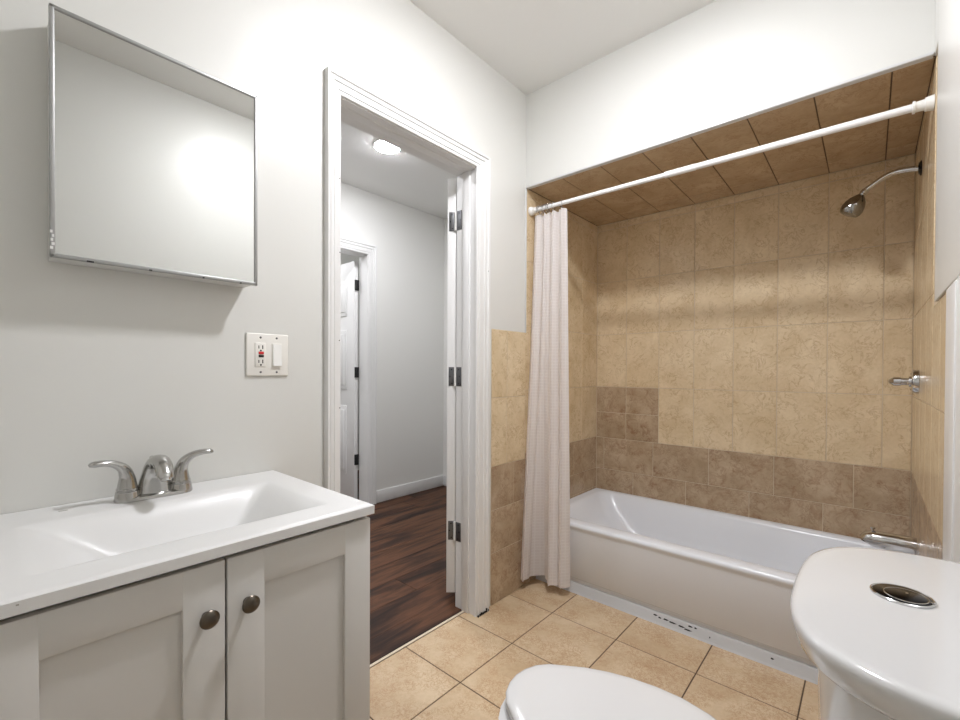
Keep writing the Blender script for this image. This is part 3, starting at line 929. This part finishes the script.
NS, NTT = 220, 70
ZTOP, ZBOT = 1.979, 0.056
def cur(s_, t):
    """s across, t down"""
    xl, xr = -1.363-0.006*t, -1.160+0.026*t
    sx = s_
    ph = 2*PI*4.1*sx+0.9
    amp = 0.010+0.010*t**0.7
    y = RY+0.002-0.010*t-0.105*t**1.2*(1-sx)**1.3 + amp*math.sin(ph+0.5*math.sin(3*t)) + 0.004*math.sin(2.3*ph+4*t)
    x = xl+(xr-xl)*(sx+0.026*math.sin(2*ph)*(0.5+0.5*t))
    # parted folds near the hem: the sheet drops back between two lobes
    g = math.exp(-((sx-0.38)/0.075)**2)
    y += 0.11*t**1.6*g
    x += -0.040*t*t*math.exp(-((sx-0.28)/0.09)**2) + 0.006*t*t*math.exp(-((sx-0.50)/0.06)**2)
    z = ZTOP-(ZTOP-ZBOT)*t + (0.010*(abs(math.sin(PI*7*sx))-1)*(1-t)**8) - 0.006*t*math.exp(-((sx-0.8)/0.3)**2)
    return Vector((x, min(y, 2.012), z))
bm = bmesh.new()
uvl = bm.loops.layers.uv.new('UVMap')
gv = [[bm.verts.new(cur(i/NS, (j/NTT)**1.0)) for j in range(NTT+1)] for i in range(NS+1)]
arc = [0.0]
for i in range(NS):
    arc.append(arc[-1]+(cur((i+1)/NS, 0.6)-cur(i/NS, 0.6)).length)
for i in range(NS):
    for j in range(NTT):
        f = bm.faces.new((gv[i][j], gv[i+1][j], gv[i+1][j+1], gv[i][j+1]))
        for l, (a, b) in zip(f.loops, ((i, j), (i+1, j), (i+1, j+1), (i, j+1))):
            l[uvl].uv = (arc[a], 1.9*b/NTT)
ct = obj('shower_curtain', bm, CURTAIN, None, angle=180)
tag(ct, 'translucent white checked shower curtain gathered at the left end of the rod', 'shower curtain')

spots = [-1.332, -1.318, -1.303, -1.287, -1.272, -1.256, -1.238, -1.186]
ring0 = None
for i, xx in enumerate(spots):
    ctr = rp(xx)+Vector((0, 0, -0.0065))
    if ring0 is None:
        bm = torus(bmesh.new(), (0, 0, 0), (1, 0.0, 0), 0.0215, 0.0018)
        r = obj('curtain_ring', bm, CHROME)
        bm = bmesh.new()
        for a in (-0.5, 0.0, 0.5):
            p = Vector((0, math.sin(a)*0.0215, math.cos(a)*0.0215))
            bmesh.ops.create_icosphere(bm, subdivisions=2, radius=0.0035, matrix=Matrix.Translation(p))
        b = obj('roller_bead', bm, CHROME)
        b.parent = r
        ring0 = r
    else:
        r = ring0.copy()
        COL.objects.link(r)
        for ch in ring0.children:
            q = ch.copy()
            COL.objects.link(q)
            q.parent = r
    r.location = ctr
    r.rotation_euler = (0, 0, [0.15, -0.1, 0.2, -0.2, 0.1, -0.12, 0.25, 0.5][i])
    last = i == len(spots)-1
    tag(r, 'small chrome curtain ring standing apart at the right edge of the gathered curtain' if last else
        'small chrome curtain ring in the tight bunch on the rod above the curtain',
        'curtain ring', None if last else 'curtain rings bunched on the rod')
    if last and 'group' in r:
        del r['group']

# ------------------------------------------------------------------ toilet
TCY = 0.852
toi = thing('toilet', (-0.2, TCY, 0), 'white toilet with closed lid and dual-flush tank in the right foreground', 'toilet')
half = [(-0.633, 0.0), (-0.629, 0.030), (-0.617, 0.060), (-0.596, 0.085), (-0.560, 0.109), (-0.520, 0.135), (-0.470, 0.158), (-0.420, 0.174), (-0.361, 0.185),
        (-0.305, 0.187), (-0.245, 0.176), (-0.200, 0.155), (-0.180, 0.120), (-0.174, 0.06)]
def seat_ring(k, z, dx=0.0, cx=-0.38):
    up_ = [Vector((cx+(x-cx)*k+dx, TCY+y*k, z)) for x, y in half]
    dn_ = [Vector((cx+(x-cx)*k+dx, TCY-y*k, z)) for x, y in half[1:]]
    return up_ + [Vector((cx+(-0.174-cx)*k+dx, TCY, z))] + list(reversed(dn_))
bm = loft(bmesh.new(), [seat_ring(0.965, 0.395), seat_ring(0.99, 0.398), seat_ring(0.992, 0.408), seat_ring(0.975, 0.4105)])
obj('seat', bm, SEATP, toi, angle=60)
bm = loft(bmesh.new(), [seat_ring(0.975, 0.4125), seat_ring(0.99, 0.4135), seat_ring(0.994, 0.4165), seat_ring(0.985, 0.4205), seat_ring(0.955, 0.4235), seat_ring(0.85, 0.4265), seat_ring(0.5, 0.4285), seat_ring(0.1, 0.429)])
obj('lid', bm, SEATP, toi, angle=60)
for sg in (-1, 1):
    bm = lathe(bmesh.new(), (-0.163, TCY+sg*0.075-0.02, 0.415), (0, 1, 0), [(0, 0.010), (0.002, 0.012), (0.038, 0.012), (0.04, 0.010)], 18)
    obj('lid_hinge', bm, SEATP, toi)
# bowl and skirted pedestal
def bowl_ring(kx0, kx1, ky, z):
    """front x, back x, half width"""
    n = 36
    pts = []
    for k in range(n):
        a = 2*PI*k/n
        ca, sa = math.cos(a), math.sin(a)
        cx = (kx0+kx1)/2
        hx = (kx1-kx0)/2
        e = 0.85
        pts.append(Vector((cx+hx*math.copysign(abs(ca)**e, ca), TCY+ky*math.copysign(abs(sa)**e, sa), z)))
    return pts
rings = [bowl_ring(-0.50, -0.02, 0.105, 0.0), bowl_ring(-0.505, -0.015, 0.108, 0.015), bowl_ring(-0.48, -0.02, 0.100, 0.05), bowl_ring(-0.47, -0.02, 0.098, 0.12),
         bowl_ring(-0.50, -0.03, 0.115, 0.20), bowl_ring(-0.56, -0.05, 0.150, 0.28), bowl_ring(-0.605, -0.08, 0.178, 0.345), bowl_ring(-0.628, -0.11, 0.186, 0.378), bowl_ring(-0.630, -0.12, 0.187, 0.392), bowl_ring(-0.62, -0.13, 0.18, 0.3945)]
bm = loft(bmesh.new(), rings)
obj('bowl', bm, PORC, toi, angle=60)
bm = bmesh.new()
loft(bm, [rrect(0.0, TCY, hx, hy, 0.03, z) for hx, hy, z in ((0.13, 0.10, 0.02), (0.13, 0.105, 0.20), (0.13, 0.13, 0.34), (0.132, 0.155, 0.395))])
obj('pedestal_back', bm, PORC, toi, angle=60)
# tank and tank lid, bowed front
OUT = [(0.0, 0.0), (0.085, 0.003), (0.140, 0.013), (0.187, 0.035), (0.214, 0.064), (0.234, 0.105), (0.243, 0.150)]
OUTS = smooth_path([(a_, b_, 0) for a_, b_ in [(-0.085, 0.003)]+OUT], 5)[5:]
def dring(front, back, hy, z):
    """D shaped outline: flat back, bowed front with big rounded corners"""
    k = hy/0.243
    half_ = [(front+p.y, p.x*k) for p in OUTS]
    pts = [(x, -y) for x, y in reversed(half_)] + half_[1:]
    pts += [(back, hy), (back, hy*0.5), (back, 0), (back, -hy*0.5), (back, -hy)]
    return [Vector((x, TCY+y, z)) for x, y in pts]
TB = XC-0.012
bm = loft(bmesh.new(), [dring(-0.020, TB-0.005, 0.185, 0.396), dring(-0.030, TB-0.005, 0.200, 0.42), dring(-0.050, TB-0.005, 0.212, 0.60), dring(-0.056, TB-0.005, 0.216, 0.786)])
obj('tank', bm, PORC, toi, angle=50)
ZT = 0.83
bm = loft(bmesh.new(), [dring(-0.066, TB, 0.226, ZT-0.046), dring(-0.073, TB, 0.232, ZT-0.045), dring(-0.080, TB, 0.2395, ZT-0.036), dring(-0.0845, TB, 0.244, ZT-0.016),
                        dring(-0.0845, TB, 0.244, ZT-0.007), dring(-0.082, TB-0.002, 0.242, ZT-0.003), dring(-0.077, TB-0.006, 0.2375, ZT-0.0008), dring(-0.069, TB-0.012, 0.230, ZT)])
obj('tank_lid', bm, PORC, toi, angle=60)
BXc, BYc = 0.0375, TCY+0.018
bm = lathe(bmesh.new(), (BXc, BYc, ZT-0.001), (0, 0, 1), [(0, 0.0345), (0.0035, 0.0345), (0.0045, 0.0330), (0.0035, 0.0320), (0.0030, 0.0315)], 40)
fb = obj('flush_button', bm, CHROME, toi)
fb['label'] = 'dark round dual-flush button with chrome rim'
bm = lathe(bmesh.new(), (BXc, BYc, ZT+0.0014), (0, 0, 1), [(0, 0.0310), (0.0016, 0.0310), (0.0022, 0.0300)], 40)
obj('large_button', bm, DCHROME, fb)
bm = lathe(bmesh.new(), (BXc+0.004, BYc-0.004, ZT+0.0030), (0, 0, 1), [(0, 0.0225), (0.0014, 0.0225), (0.0019, 0.0215)], 36)
obj('small_button', bm, DCHROME, fb)
bm = torus(bmesh.new(), (BXc+0.004, BYc-0.004, ZT+0.0040), (0, 0, 1), 0.0232, 0.0008, 36, 6)
box(bm, (BXc+0.024, BYc-0.0085, ZT+0.0030), (BXc+0.034, BYc-0.0065, ZT+0.0046))
box(bm, (BXc+0.004, BYc+0.000, ZT+0.0045), (BXc+0.007, BYc+0.006, ZT+0.0052))
obj('button_groove', bm, CHROME, fb)
